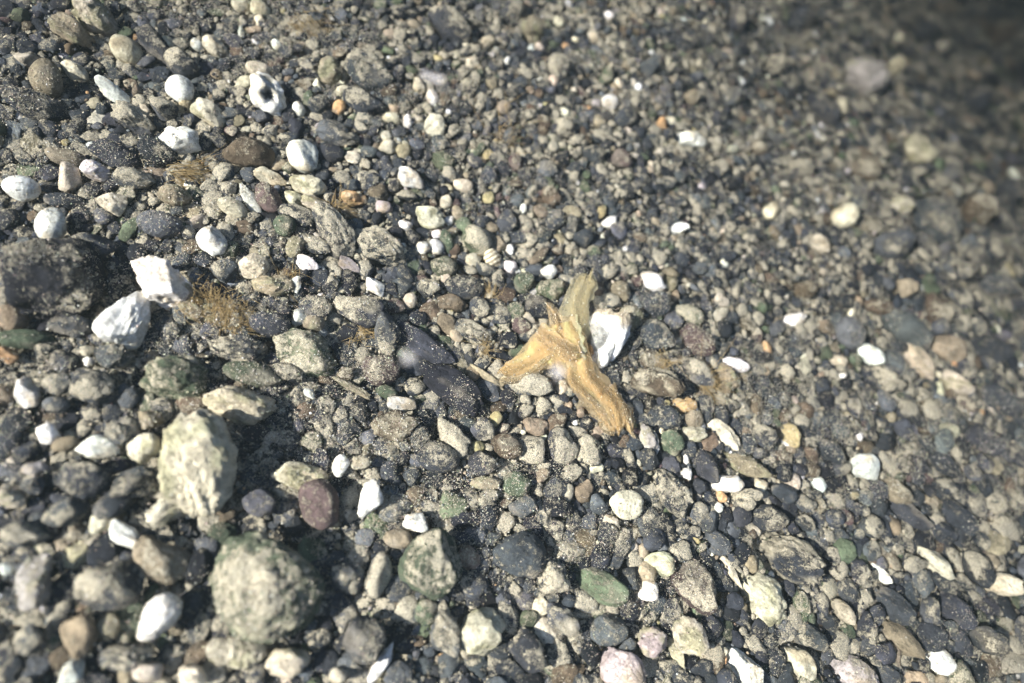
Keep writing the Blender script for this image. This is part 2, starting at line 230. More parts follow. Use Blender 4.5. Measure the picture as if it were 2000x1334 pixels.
# x y length width angle colour shape [lift] | landmark name | label   (lengths in photograph pixels)
STONES = """
185 32 105 60 -38 C l|the cream lump at the top corner|large cream lump in the upper corner above the tan smooth pebble
140 62 95 45 -40 T l
246 98 72 46 -40 C e
310 96 115 44 -45 D r
325 86 34 26 -60 C r
385 88 30 20 -45 W e
92 155 78 60 -50 T e|the tan smooth pebble|smooth tan pebble with pale grey side below the cream corner lump
146 140 60 32 -30 C r
218 178 80 30 -35 W s|the white pointed shell|white pointed shell sliver lying beside two white oval pebbles high on the bed
352 174 58 48 -50 W e|the upper white oval pebble|clean white oval pebble between the pointed shell and the holed shell
355 126 76 45 -40 D r
318 212 62 40 -35 G r
70 206 145 52 -20 D f
262 232 100 44 -28 G l
352 275 82 54 -8 W a 1|the white block under the hydroid|white angular block with a cracked face just above a brown hydroid tuft
410 222 72 40 -40 C l
420 92 58 30 -35 C r
470 68 34 14 75 W s
508 16 42 30 -30 C r
470 10 38 26 -40 C r
541 88 26 18 -50 W e
505 136 52 28 -20 C e
536 210 50 32 -35 W a
583 213 30 22 -60 W e
602 195 36 20 80 N e
662 210 30 26 60 O r|the orange pebble|small orange-yellow pebble above the bright pink grain
628 246 25 13 0 P e|the bright pink grain|bright pink smooth grain, the only vivid pink one on the bed
625 205 46 40 -30 D r
645 140 56 52 -40 T l
722 140 100 66 -35 D r|the big dark top stone|big dark grey stone with a pale chip on its upper face, near the top edge
710 200 84 42 -35 D r
765 232 36 26 -10 C r
795 240 34 20 75 W a
675 150 24 12 80 T e
670 178 26 24 40 C r
660 262 84 46 -15 G l
780 138 24 22 0 G r
42 368 74 46 -12 W e 1|the bright white edge pebble|brightest white smooth pebble cut close to the picture edge above another white one
99 441 68 60 75 W e 1|the round white pebble|rounded bright white pebble resting on the big dark slab
132 345 58 50 -60 C r
186 334 58 38 -10 W a
217 395 60 40 -20 C a
312 438 86 48 -10 G e
112 550 196 160 0 B a 1|the big dark slab|big blocky dark grey slab beside the white broken chip, deep shade along its side
185 478 98 42 -5 D r
128 392 82 28 -10 D f
230 306 112 46 -25 D f
305 296 84 46 -30 B r
130 308 84 32 -15 T e
262 350 84 40 -15 G l
342 382 66 40 -15 T l
592 303 68 56 -50 W r 1|the white egg-shaped stone|smooth white egg-shaped stone above the crumbly cream silt
488 300 98 60 -20 K r
645 300 58 36 -12 D e
757 287 33 28 0 C r
802 350 58 36 -30 W a 1|the ribbed white chip|white ribbed shell chip lying among small cream grains above the middle
528 345 68 28 -20 C s
525 388 68 42 -45 R r|the red oval stone|rusty red oval stone below a cream shell splinter
490 392 74 24 -62 W s
455 405 60 32 -30 C e
414 472 60 50 -60 W r|the white tooth-shaped stone|white tooth-shaped stone below the cream oval pebble
600 362 70 44 -30 C l
618 400 64 30 -20 C l
575 388 44 28 -35 C l
692 390 52 30 -15 O l|the orange crust|orange crusty lump beside a small brown tuft
750 405 32 26 0 P r
655 452 125 62 -55 G r|the grey wedge|long grey wedge-shaped stone pointing at the pale violet shell
620 480 56 32 -20 D r
556 440 42 40 -50 N r
580 420 72 38 -20 D r
575 482 42 32 60 T r
495 520 58 48 0 C r
440 528 54 42 0 G r
600 516 46 28 -30 W s|the split white shell|small white shell split across by a dark line
682 518 46 24 -30 P s|the pale violet shell|pale violet ribbed shell chip below the grey wedge
742 482 110 66 -45 D l
792 440 26 20 0 W a
318 554 136 84 -25 W a 1|the upper white chip|white angular chip with a bright lower edge, upper one of two touching
255 620 124 92 52 W a 1|the lower white chip|white slanted chip with a grained face, lower one of two touching
140 638 92 42 0 D f
25 622 62 50 -20 T e
52 662 114 36 -3 N e
14 695 44 30 -10 O a
125 706 60 46 0 D r
170 685 26 20 0 C r
174 706 24 18 0 W r
226 696 72 50 0 G l
340 740 128 88 0 N l|the dished green stone|grey-green stone with a hollow face and pale rim below the brown mat
190 756 98 62 -15 D r
52 768 58 46 -60 W r
115 750 62 40 0 G r
110 790 52 30 0 G e
595 688 128 84 -20 N l|the green-dusted lump|silty lump with a yellow-green patch between two dark stones
528 632 78 44 -10 D e|the smooth slate pebble|smooth dark grey oval pebble beside the brown mat
584 622 36 30 60 W a
612 630 42 34 0 T l
465 682 112 58 -10 D l
616 600 62 46 -20 D r
535 558 82 40 0 T l
578 556 34 20 80 W a
733 560 46 30 -40 W a|the white wedge chip|small white wedge chip among speckled dark pebbles
700 602 94 58 -20 D l
773 598 38 28 -10 R r
740 600 36 30 0 D r
800 588 32 25 70 C e
757 652 82 48 -78 G r 1|the pale-topped grey stone|upright grey stone with a creamy pale top beside a dark hollow
745 722 72 62 -20 R r|the silty red stone|rounded red-grey stone furred with silt below the pale-topped grey stone
495 730 112 42 -12 N e
560 726 62 32 -15 D r
675 730 32 24 0 K r
688 756 80 15 -30 T l|the pale twig|thin pale branching shell twig lying across dark pebbles
605 768 26 16 -30 W a
470 792 140 66 -10 C l
755 765 42 26 -15 N r
785 790 56 28 -8 P r
772 832 88 60 10 K l|the furry brown stone|brown stone with a fuzzy coat below a pink pebble
95 847 46 40 0 W r|the lower white edge pebble|bright white pebble over a tan oval one near the picture edge
127 868 52 27 15 T e
192 872 82 42 0 W r
282 876 62 54 20 C l
240 840 66 54 0 G l
295 820 46 36 0 T r
388 905 195 150 -80 C l 1|the great cream limpet|very large cream encrusted limpet-like stone with a black gap under it
165 935 98 76 20 D r
262 945 98 56 20 D r
220 985 84 46 30 D r
70 915 56 26 0 P r
65 945 46 40 0 G r
20 970 58 46 0 C l
325 995 84 50 30 C l
130 1000 94 52 20 G r
200 1020 58 40 35 C r
245 1046 72 44 -40 W a
318 1095 122 82 -35 T r|the tan oval stone|large tan-brown oval stone between the cream limpet and a white block
50 1042 92 50 0 G r
70 1135 115 76 62 P l|the pink corner stone|large pinkish cream stone low at the picture edge
220 1146 142 86 18 D r
308 1205 104 62 42 W r 1|the low white block|cream-white block standing over a dark gap below the tan oval stone
212 1225 54 40 55 T r
152 1240 86 70 70 T r
60 1250 64 60 0 G r
140 1315 64 40 40 W r
250 1282 104 52 15 G l
290 1312 60 40 20 C r
376 1320 52 46 0 C r
14 1110 28 26 0 W r
518 1140 212 196 -60 N l 1|the great grey-green stone|largest stone of all, grey-green, round and dusted with cream silt
714 1250 90 82 -60 D r
746 1295 88 24 58 W s|the white shell rim|curved white shell rim hugging a dark stone at the bottom
660 1320 34 32 0 C e
740 1124 90 46 78 D r
462 1275 112 58 0 C l
562 1292 84 60 20 C l
680 1130 62 58 0 G l
845 1098 130 116 75 N a 1|the standing green stone|upright green-mottled stone with ribbed side and black shade on both flanks
778 1052 54 36 0 T e
815 1020 50 40 -20 W a|the white knob|white knobbly chip perched above the standing green stone
725 975 78 44 68 W a 1|the tall white chip|tall white broken chip among dark stones below the middle
625 985 92 74 -70 R r|the maroon stone|maroon-brown rounded stone with a cream smear below a crumbly cream slab
586 930 108 52 -10 C l
506 982 62 50 0 G r
665 910 42 30 70 W r
703 903 42 26 0 C r
857 893 78 58 -10 D e|the round grey disc|round dark grey disc-like pebble with a few white flecks
947 905 62 48 0 D r|the round black pebble|round blackish pebble with cream specks along its foot
990 872 62 46 -20 K r
1038 878 64 58 -40 D a|the faceted dark stone|faceted dark grey stone with a pale gritty rim
1095 872 72 54 -60 D r
1150 880 60 54 -30 D r
933 872 28 26 0 Y r
1008 945 56 46 -10 N e
950 943 62 26 0 T l
885 858 94 46 -40 D l
820 855 46 38 70 D r
968 818 30 24 60 Y r
983 838 24 22 0 R a
945 840 46 44 -30 G r
1046 833 52 34 -15 T r
1108 965 40 24 75 C e
1058 930 34 26 70 T a
1022 990 54 42 0 G r
1090 992 62 40 -20 B r
1018 1080 102 84 -15 D r|the dark flat-topped stone|dark grey rounded stone with a smooth top beside the standing green stone
1078 1126 74 64 -60 D l
1175 1146 108 58 -25 N r|the pale green slab|pale green-cream slab with a white end, low in the middle
1224 985 64 56 -20 C r|the cracked cream stone|cream stone with a pale cracked face and dark underside
1194 1020 32 30 0 C r
1290 1098 60 44 -30 C r
1358 1143 120 74 -42 R r|the large red stone|large dusty red stone low on the bed beside cream chips
1263 1152 44 42 0 W r
1272 1255 62 60 0 P l
1345 1240 92 62 -60 C l
1322 1272 72 28 -65 C s
1215 1310 105 80 -60 P r|the pink-edged boulder|smooth cream stone with a pink edge, cut by the bottom of the picture
1455 1306 130 52 -55 W a 1|the white-edged slab|tilted slab with a bright white upper edge at the bottom
1490 1165 115 80 -45 C l
1425 1110 90 16 -55 C s
1545 1092 168 86 -30 D l|the wide dark stone|wide dark grey stone with gritty silt, in the lower corner area
1648 1195 62 30 -50 C e
1720 1120 56 20 -48 W s
1825 1098 95 38 -32 C r
1950 1140 100 42 -10 C r
1838 1292 62 46 -30 W r
1665 1315 115 60 -30 P r
1580 1245 80 46 -40 G r
1265 855 54 36 -60 P l|the purple crust|pinkish purple crusted chip under the seaweed tip
1281 876 28 14 75 W s
1312 865 50 46 -60 N l
1355 848 52 32 -10 C l
1300 815 62 46 -40 D r
1412 845 84 34 -35 C s
1490 852 54 44 -35 D r
1545 850 52 38 -45 Y a
1535 865 32 13 -25 W s
1455 908 108 38 -22 T l
1380 912 78 46 -50 D r
1420 945 62 36 10 W r 1|the white half-moon pebble|white half-moon pebble wedged between two dark stones
1340 900 36 11 -78 W s
1343 925 26 22 -45 W a
1485 945 34 24 -55 C r
1530 963 56 36 -20 D e|the smooth oval cobble|smooth dark oval pebble below a cream chip, free of silt
1455 975 64 44 -10 D l
1408 970 26 20 -60 O r
1500 1012 78 50 -20 D r
1310 960 105 58 -50 D l
1400 990 26 20 -30 W r
1275 550 52 34 -20 W r 1|the red-and-white chip|white chip with reddish ends above the round speckled pebble
1245 548 24 20 -30 R a
1280 592 60 48 -10 D r|the round speckled pebble|round dark pebble sprinkled with white specks under a white chip
1319 580 26 16 80 T e
1212 570 42 40 -60 T r
1342 614 62 38 -15 N r
1360 665 78 50 -40 R r|the brick red stone|brick red oval stone dusted with silt beyond the white shell
1232 622 52 46 -40 T l
1280 655 84 56 -35 D r
1362 730 72 52 -50 G r
1288 748 98 58 -25 K l 1|the scaly brown stone|scaly brown stone with a deep black shadow at its foot, beside the seaweed
1420 740 62 42 -70 T l
1435 712 58 26 -15 W r
1335 790 48 34 20 O l|the amber lump|amber-cream crusty lump near the seaweed's frayed end
1303 787 13 12 0 Y e
1478 655 32 22 -80 R r
1497 680 30 17 -75 O r
1550 625 54 24 12 W r
1570 565 52 36 -10 K r
1660 650 62 56 -45 G e|the smooth grey pebble|smooth mid grey pebble with a dark lower rim, beside a longer one
1768 642 110 58 -32 G e 1|the long grey pebble|long smooth grey-green pebble, the longest smooth one on the far slope
1715 600 58 32 -10 K r
1770 565 48 40 0 T r
1832 602 64 60 -60 K r
1700 693 58 34 -30 W r
1637 705 36 22 -10 C r
1795 708 80 44 -48 C r
1850 680 76 50 -15 T r
1720 740 96 50 -22 D l
1885 785 54 24 -35 R a|the brick red sliver|brick red sharp sliver on the far slope
1868 748 74 38 -20 C l
1645 735 16 12 0 W r
1648 423 60 42 20 C r 1|the lone cream pebble|rounded cream pebble standing out above a pale triangular chip
1742 478 92 60 8 G a 1|the pale triangular chip|pale grey triangular chip under a big dark rounded stone
1826 428 115 88 -30 D r|the far dark boulder|big blurred dark rounded stone behind the pale triangular chip
1792 292 64 58 0 C l
1762 400 48 36 -10 C l
1905 410 84 62 0 K r
1603 480 48 36 -35 C r
1690 150 84 74 -20 P l 1|the far pinkish lump|large blurred pinkish cream lump at the dim far corner
1750 130 46 30 40 C r
1645 210 40 25 70 C r
1352 190 34 32 0 T r
1348 272 62 30 -10 W a 1|the far white chip|bright white chip alone on the far dark gravel
1215 312 42 38 -30 R r
1323 445 46 22 0 W a
1503 412 40 36 60 C a
1293 242 32 22 75 O r
1610 215 76 52 -40 D r
1560 40 70 40 40 D r
1480 290 36 28 0 K r
845 192 35 24 -70 W e|the small white egg|small clean white egg-like pebble near the top, below a drifting speck
880 50 96 60 -35 D r
818 168 36 24 -70 C r
955 82 28 26 0 C r
1158 70 30 24 80 C r
922 122 26 24 0 C r
990 120 20 14 80 W r
1190 30 20 15 -30 W r
1185 150 42 26 70 N r
1140 182 32 16 -75 R a
1192 200 32 30 0 W r
850 246 46 40 70 C a
985 210 30 28 0 T r
852 482 33 27 -50 W e|the greenish white bean|greenish white bean-shaped pebble, one of two side by side
873 472 46 24 -75 N e|the pale green bean|pale green bean-shaped pebble beside a greenish white one
826 483 28 26 60 W r
853 457 19 18 0 W a
877 431 20 18 0 W a
840 425 58 42 -15 C l
872 395 30 26 60 C r
905 362 38 26 -20 C r
953 303 23 20 60 Y r|the honey pebble|small honey yellow pebble in the fine gravel above the middle
1008 320 36 32 -60 R r
954 387 26 23 70 Y r
973 388 19 17 30 R r
973 415 27 16 -70 R a|the deep red chip|tiny deep red chip in the fine gravel
1058 377 36 12 12 R s
1022 408 20 13 75 W e
925 508 30 28 0 C r
996 488 22 18 60 W a
997 520 28 24 -35 W r
1072 530 31 28 -20 W r 1|the round white bead|round white bead-like pebble above the seaweed tip
930 470 62 54 -40 N r
867 520 52 40 -20 N r
990 435 50 38 70 D r
1026 440 42 28 -70 D r
1085 430 44 36 75 D r
1138 465 42 36 0 D r
1075 385 42 36 -50 K r
1175 415 25 18 70 Y r
1190 435 32 28 0 W a
865 315 46 34 -25 N e
837 562 46 36 -15 D r
905 562 74 48 -15 D r
885 592 60 34 -15 K a
870 548 27 18 75 C r
825 545 26 15 -10 R r
937 600 42 36 -60 D r
1005 608 38 34 0 N r
1020 638 42 33 -15 R a 1|the square red pebble|square red-brown pebble with white flecks beside the seaweed
1032 626 32 30 -30 C a
1000 618 26 22 -40 W l
1052 602 54 46 -20 B a
1035 656 42 36 20 D a
1015 685 44 22 15 N e
925 650 74 42 -20 D l
890 655 32 20 -45 T e
888 757 152 64 -35 B f 1|the black ribbed slate|black ribbed slate flake lying below a thin grey shell
828 676 130 44 -35 D f 1
952 736 84 18 -35 T l|the frayed shell edge|long frayed pale shell edge along the black slate
1036 752 84 46 -10 G l
1098 756 28 22 70 C e
1023 552 42 38 60 N r
1075 562 52 42 -20 N l
940 1232 94 80 70 C l
1100 1210 80 50 -30 G l
1190 1230 70 60 0 G r
1030 1270 90 60 -60 D r
870 1240 90 60 -60 G l
1400 1060 60 40 -40 G r
1920 860 90 50 -35 D f
1840 905 80 40 -30 D r
1690 910 62 52 -35 W r 1|the white block on the slope|bright white squared pebble standing out on the dark slope
1600 945 36 26 -60 W a
1625 885 60 40 -30 D r
1750 960 70 40 -30 T r
1940 560 100 46 -8 D f
1930 680 100 50 -15 D f
1950 780 110 50 -25 D f
1770 1000 110 40 -35 D f
1870 1010 90 46 -40 D r
1740 1180 110 50 -40 D f
1860 1190 110 50 -38 D f
1930 1250 90 50 -35 D r
1760 1250 110 46 -40 T r
1560 1290 90 46 -45 C r
1960 380 80 46 20 D f
1900 200 90 50 30 D f
1800 60 90 50 35 D r
1950 70 80 46 38 K r
1440 40 60 40 60 D r
1340 80 50 40 50 D r
1510 130 60 40 40 D r
1430 190 50 36 30 G r
1560 330 60 40 20 D r
1690 330 66 44 10 K r
1270 130 50 40 60 G r
1090 130 50 44 80 D r
1040 60 60 44 80 T l
1000 20 60 40 80 D r
1100 250 46 40 0 D r
1220 230 48 38 20 D r
1400 330 44 34 10 D r
1160 300 44 36 -30 D r
1070 330 40 34 -30 G r
"""

# ------------------------------------------------------------------ the stones one can count
GROUP_P, GROUP_C = "pebbles of the gravel bed", "shell chips lying among the pebbles"
rows, marks = [], []
for ln in STONES.strip().splitlines():
    part = ln.split("|"); q = part[0].split()
    rows.append((float(q[0]), float(q[1]), float(q[2]), float(q[3]), float(q[4]), q[5], q[6], len(q) > 7, part[2] if len(part) > 2 else ""))
    if len(part) > 1: marks.append((part[1], float(q[0]), float(q[1])))
marks += [("the golden seaweed", 1110, 640), ("the white crusted shell", 1182, 655), ("the brown mat", 430, 590), ("the holed white shell", 522, 180),
          ("the brown hydroid", 365, 335), ("the dark top corner", 1960, 60), ("the dark lower corner", 1960, 1300)]
used_labels = set(r[8] for r in rows)
def auto_label(x, y, L, c, k):
    size = "tiny" if L < 27 else "small" if L < 46 else "medium" if L < 76 else "large"
    noun = {'r': 'pebble', 'e': 'smooth pebble', 'a': 'angular chip', 'l': 'crusty lump', 'f': 'flat slab', 's': 'shell sliver'}[k]
    near = sorted(marks, key=lambda m_: (m_[1] - x) ** 2 + (m_[2] - y) ** 2)
    tries = []
    for a in near[:5]:
        dx, dy = x - a[1], y - a[2]
        rel = ("just above" if dy < 0 else "just below") if abs(dy) > abs(dx) else "beside"
        tries.append(f"{rel} {a[0]}")
        for b in near[:9]:
            if b is a: continue
            bx, by = b[1] - a[1], b[2] - a[2]; nb = math.hypot(bx, by) + 1e-6; na = math.hypot(dx, dy) + 1e-6
            cs = (dx * bx + dy * by) / nb / na
            if cs > .8 and na < nb: tries.append(f"between {a[0]} and {b[0]}")
            elif cs > .45: tries.append(f"{rel} {a[0]}, towards {b[0]}")
            elif cs < -.75: tries.append(f"{rel} {a[0]}, away from {b[0]}")
    for extra in ("", "rather ", "very "):
        for tr in tries:
            s = f"{extra}{size} {CNAME[c]} {noun} {tr}"
            if len(s.split()) <= 16 and s not in used_labels:
                used_labels.add(s); return s
    return s
ALLV, ALLF, ALLT = [], [], []                # world-space copies for the dust to settle on
def collect(v, f, tint):
    ALLV.append(v); ALLF.append(f); ALLT.append(tint)
ELL = []                                     # image ellipses already taken
def colours(v, c, k, r, name):
    base = np.array(COL[c]) * np.exp(r.normal(0, .13)) * (1 + r.normal(0, .025, 3))
    t = np.tile(base, (len(v), 1)); n1 = wnoise(v, waves(10, 1.2, 5, int(r.integers(1 << 30))), .7); n2 = wnoise(v, waves(12, 3, 14, int(r.integers(1 << 30))), .5)
    if c in 'WCP':
        s = np.clip((n1 + .8 * n2 - .35) * .6, 0, 1)[:, None]; t = t * (1 - .62 * s) + s * .62 * np.array([.42, .33, .20])
    else:
        s = np.clip((n1 + .6 * n2 - .9) * .8, 0, 1)[:, None]; t = t * (1 - .6 * s) + s * .6 * np.array([.24, .21, .16])
    if k == 'l':
        s = np.clip((n2 + .4 * n1 - .1) * .9, 0, 1)[:, None]
        if c in 'CTP': t = t * (1 - .6 * s) + s * .6 * np.array([.26, .26, .14])
        else: t = t * (1 - .5 * s) + s * .5 * np.array([.52, .46, .32])
    return np.clip(t, .012, .86)
def build_stone(x, y, L, W, ang, c, k, up, label, seed, hole=False):
    r = np.random.default_rng(seed)
    P, d, ((e1, k1), (e2, k2)) = frame(x, y, ang); e3 = -d
    a, b = L / 1.88 / k1, W / 1.88 / k2; th = {'f': .5, 's': .4, 'a': .75}.get(k, .8) * min(a, b * 1.15)
    n = 5 if L > 95 else 4 if L > 42 else 3
    if k == 'l' and L > 150: n = 6
    v, f = shape(k, n, r)
    if k == 'l' and L > 150: v = .88 * v + .12 * shape('r', n, r)[0]
    if hole:
        q = v[:, 2] / np.linalg.norm(v, axis=1); rr = np.hypot(v[:, 0] - .12, v[:, 1])
        v = v * np.where((v[:, 2] > 0) & (rr < .42), 1 - 1.0 * np.clip(1 - (rr / .42) ** 2, 0, 1) ** .5, 1)[:, None]
    tint = colours(v, c, k, r, label)
    if hole: tint[(v[:, 2] > -1) & (np.hypot(v[:, 0] - .12, v[:, 1]) < .3) & (np.linalg.norm(v, axis=1) < .62)] = (.05, .05, .05)  # hollow painted near black, its inner shade put into the tint
    R = np.c_[e1, e2, e3]; wv = (v * np.array([a, b, th])) @ R.T
    ctr = P + e3 * (th * ((.45 if L < 105 else .12) + .12 * r.normal()) + .0011 * float(np.clip((900 - x) / 500 + (y - 500) / 900, 0, 1.2)) + (.35 * b if up else 0))
    sil = np.full(len(v), (1.1 if L > 110 else 1) * max(.02, SILT[c] * r.uniform(.6, 1.35) * (1.25 if k == 'l' else .55 if k in 'ef' else 1)))
    shell = c in 'WCP' and k in 'as'
    nm = ("shell_chip" if shell else "stone" if L > 75 else "pebble")
    me = mesh(nm, wv, f, M_SHELL if c == 'W' else M_STONE, [("tint", 'FLOAT_COLOR', tint), ("silt", 'FLOAT', sil)])
    o = link(nm, me, loc=ctr)
    tag(o, label or auto_label(x, y, L, c, k), "shell" if shell else "stone" if L > 75 else "pebble", GROUP_C if shell else GROUP_P)
    collect(wv + ctr, f, tint.mean(0)); ELL.append((x, y, L / 2, W / 2, math.radians(ang)))
    return o, ctr, (e1, e2, e3), (a, b, th)
for i, (x, y, L, W, ang, c, k, up, lab) in enumerate(rows):
    build_stone(x, y, L, W, ang, c, k, up, lab, 100 + i)
build_stone(522, 184, 92, 62, -52, 'W', 'l', True, "white shell with a round hollow painted dark as shade, near the top of the bed", 31, hole=True)

def child_lump(name, parent, pctr, wc, ax, rad, c, k, seed, label=None, silt=None):
    r = np.random.default_rng(seed); v, f = shape(k, 4, r); t = colours(v, c, k, r, "")
    wv = (v * np.array(rad)) @ np.c_[ax[0], ax[1], ax[2]].T
    me = mesh(name, wv, f, M_SHELL if c == 'W' else M_STONE, [("tint", 'FLOAT_COLOR', t), ("silt", 'FLOAT', np.full(len(v), SILT[c] if silt is None else silt))])
    o = link(name, me, parent, np.asarray(wc) - np.asarray(pctr))
    if label: o["label"] = label
    collect(wv + wc, f, t.mean(0)); return o
# the white crusted shell behind the seaweed: a grey worn body with white limy plates
def crusted_shell():
    P, d, ((e1, k1), (e2, k2)) = frame(1180, 657, 62); e3 = -d; s = 1 / k1; r = np.random.default_rng(51)
    root = bpy.data.objects.new("crusted_shell", None); col.objects.link(root); root.location = P; root.empty_display_size = .003
    tag(root, "round white shell with dark mottling and limy crust, half behind the golden seaweed", "shell")
    v, f = shape('r', 6, r); t = np.tile((.80, .78, .72), (len(v), 1)); q = wnoise(v, waves(16, 1.6, 9, 8), .5)
    dk = np.clip((q + .75 - 3.4 * np.hypot(v[:, 0] + .05, v[:, 1] - .25)) * 1.6, 0, 1)[:, None] ; t = t * (1 - .9 * dk) + .9 * dk * np.array([.13, .13, .115])
    rm = np.clip((v[:, 0] - .45) * 2.2 + .5 * q, 0, 1)[:, None]; t = t * (1 - rm) + rm * np.array([.46, .38, .26])
    wv = (v * np.array([62, 42, 30]) * s) @ np.c_[e1, e2, e3].T; c = P + e3 * 24 * s
    o = link("shell_body", mesh("shell_body", wv, f, M_SHELL, [("tint", 'FLOAT_COLOR', t), ("silt", 'FLOAT', np.full(len(v), .25))]), root, e3 * 24 * s); collect(wv + c, f, None)
    for (x, y, L, W, ang, sd, h) in ((1193, 642, 58, 34, 62, 1, 38), (1186, 690, 66, 26, 58, 2, 30)):
        q, dd, ((a1, j1), (a2, j2)) = frame(x, y, ang)
        child_lump("limy_plate", root, P, q - dd * h * s, (a1, a2, -dd), (L / 2 / j1, W / 2 / j2, 15 * s), 'W', 'l', 60 + sd, silt=.1)
    ELL.append((1180, 655, 60, 38, math.radians(62)))
crusted_shell()

# ------------------------------------------------------------------ gravel between them (past counting)
def gravel():
    r = np.random.default_rng(11)
    gx, gy = np.linspace(-260, 2240, 201), np.linspace(-200, 1560, 145); GX, GY = np.meshgrid(gx, gy, indexing='ij')
    D = ((GX.ravel() - PW / 2) / FPX)[:, None] * RT - ((GY.ravel() - PH / 2) / FPX)[:, None] * UP + fwd; t = np.full(len(D), .03)
    for _ in range(140):
        p = Cpos + D * t[:, None]; t += np.clip((p[:, 2] - height(p[:, :2])) * .7, 0, .05)
    G = (Cpos + D * t[:, None])[:, :2].reshape(201, 145, 2)
    N = 620000; fx, fy = r.uniform(0, 199.99, N), r.uniform(0, 143.99, N); ix, iy = fx.astype(int), fy.astype(int); ax, ay = (fx - ix)[:, None], (fy - iy)[:, None]
    xy = G[ix, iy] * (1 - ax) * (1 - ay) + G[ix + 1, iy] * ax * (1 - ay) + G[ix, iy + 1] * (1 - ax) * ay + G[ix + 1, iy + 1] * ax * ay
    P = np.c_[xy, height(xy)]; z = (P - Cpos) @ fwd; px = project(P)
    # grain size sorts from coarse (low, near) to fine (a band beyond the seaweed) and coarser again on the far slope
    u = px / np.array([PW, PH]); coarse = np.clip(.62 - .52 * (u[:, 0] - .15) + .75 * (u[:, 1] - .45), .0, 1)
    band = np.exp(-((u[:, 0] - .62) / .22) ** 2 - ((u[:, 1] - .33) / .2) ** 2)
    right = np.clip((u[:, 0] - .8) / .15, 0, 1)
    med = 3.6 + 7.6 * coarse - 1.0 * band + 2.6 * right                 # median radius, photograph pixels
    rp = med * np.exp(r.normal(0, .55, N)); rp = np.clip(rp, 2.2, 8.5 + 21 * coarse + 7 * right); rw = rp * z / FPX
    order = np.argsort(-rp * np.exp(r.normal(0, .25, N)))
    E = np.array(ELL)
    inside = np.zeros(N, bool); core = np.zeros(N, bool)
    for ex, ey, ea, eb, et in E:
        dx, dy = px[:, 0] - ex, px[:, 1] - ey; ca, sa = math.cos(et), -math.sin(et)
        pa, pb = dx * ca + dy * sa, -dx * sa + dy * ca
        inside |= (pa / (ea + .48 * rp)) ** 2 + (pb / (eb + .48 * rp)) ** 2 < 1
        core |= (pa / (ea * .8)) ** 2 + (pb / (eb * .8)) ** 2 < 1
    cell = .0010; grid = {}; keep = []
    for i in order:
        if inside[i]: continue
        R = rw[i]; cx, cy = int(math.floor(xy[i, 0] / cell)), int(math.floor(xy[i, 1] / cell)); w_ = int(math.ceil(2.6 * R / cell)) + 1; bad = False
        w_ = min(w_, 6)
        for gx in range(cx - w_, cx + w_ + 1):
            for gy in range(cy - w_, cy + w_ + 1):
                for j in grid.get((gx, gy), ()):
                    if (xy[i, 0] - xy[j, 0]) ** 2 + (xy[i, 1] - xy[j, 1]) ** 2 < (.72 * (R + rw[j])) ** 2: bad = True; break
                if bad: break
            if bad: break
        if bad: continue
        grid.setdefault((cx, cy), []).append(i); keep.append(i)
    keep = np.array(keep); print("gravel grains:", len(keep))
    kinds = 'aarlaarlaa'; proto = {}
    for n in (1, 2, 3, 4): proto[n] = [shape(kinds[i % 10], n, np.random.default_rng(900 + i + 50 * n)) for i in range(30 if n < 4 else 14)]
    keys = list('DBGNTCWKRYPO'); pw = np.array([54, 14, 15, 6, 5, 6.5, 2.2, 5, 1.6, .5, .3, .4]); pw /= pw.sum()
    V, F, T, S, off = [], [], [], [], 0
    for i in keep:
        n = 1 if rp[i] < 4.8 else 2 if rp[i] < 11 else 3 if rp[i] < 26 else 4
        v, f = proto[n][r.integers(len(proto[n]))]
        A, _ = np.linalg.qr(r.normal(size=(3, 3))); sc = np.array([1.16, .98, .74]) * np.exp(r.normal(0, .13, 3))
        g = gnormal(xy[i]); t1 = np.cross(g, A[0]); t1 /= np.linalg.norm(t1); t2 = np.cross(g, t1); g2 = g + .35 * r.normal(size=3); 
        B = np.c_[t1, t2, g2 / np.linalg.norm(g2)]
        wl = float(np.clip((900 - px[i, 0]) / 600 + (px[i, 1] - 500) / 900, 0, 1)); c = keys[r.choice(12, p=pw)]
        if rp[i] > 9 and c in 'WCPOYR' and r.random() < (.75 if c in 'CR' else .95): c = 'DG'[r.integers(2)]
        wv = ((v @ A) * sc * rw[i]) @ B.T + P[i] + g * (rw[i] * r.uniform(-.35, .6) - .0006 * wl)
        base = np.array(COL[c]) * np.exp(r.normal(0, .22)) * (1 + r.normal(0, .03, 3))
        m_ = 1 + .16 * wnoise(v, waves(5, 1.5, 6, int(r.integers(1 << 30))), .5)
        V.append(wv); F.append(f + off); off += len(v); T.append(np.clip(base * m_[:, None], .012, .84)); S.append(np.full(len(v), SILT[c] * r.uniform(.5, 1.35)))
    gi = r.integers(N, size=26000); pv = proto[1]; nv = len(pv[0][0])
    for b in range(26):
        ids = gi[b * 1000:(b + 1) * 1000]; v, f = pv[b % len(pv)]; A, _ = np.linalg.qr(r.normal(size=(3, 3))); v = (v @ A) * np.array([1.2, 1, .8])
        an = r.uniform(0, 6.283, len(ids)); R = r.uniform(1.6, 3.6, len(ids)) * z[ids] / FPX; ca, sa = np.cos(an)[:, None], np.sin(an)[:, None]
        w3 = np.stack([v[None, :, 0] * ca - v[None, :, 1] * sa, v[None, :, 0] * sa + v[None, :, 1] * ca, np.repeat(v[None, :, 2], len(ids), 0)], 2) * R[:, None, None] + P[ids][:, None, :]
        w3[:, :, 2] += (r.uniform(-.0014, .0006, len(ids)))[:, None]
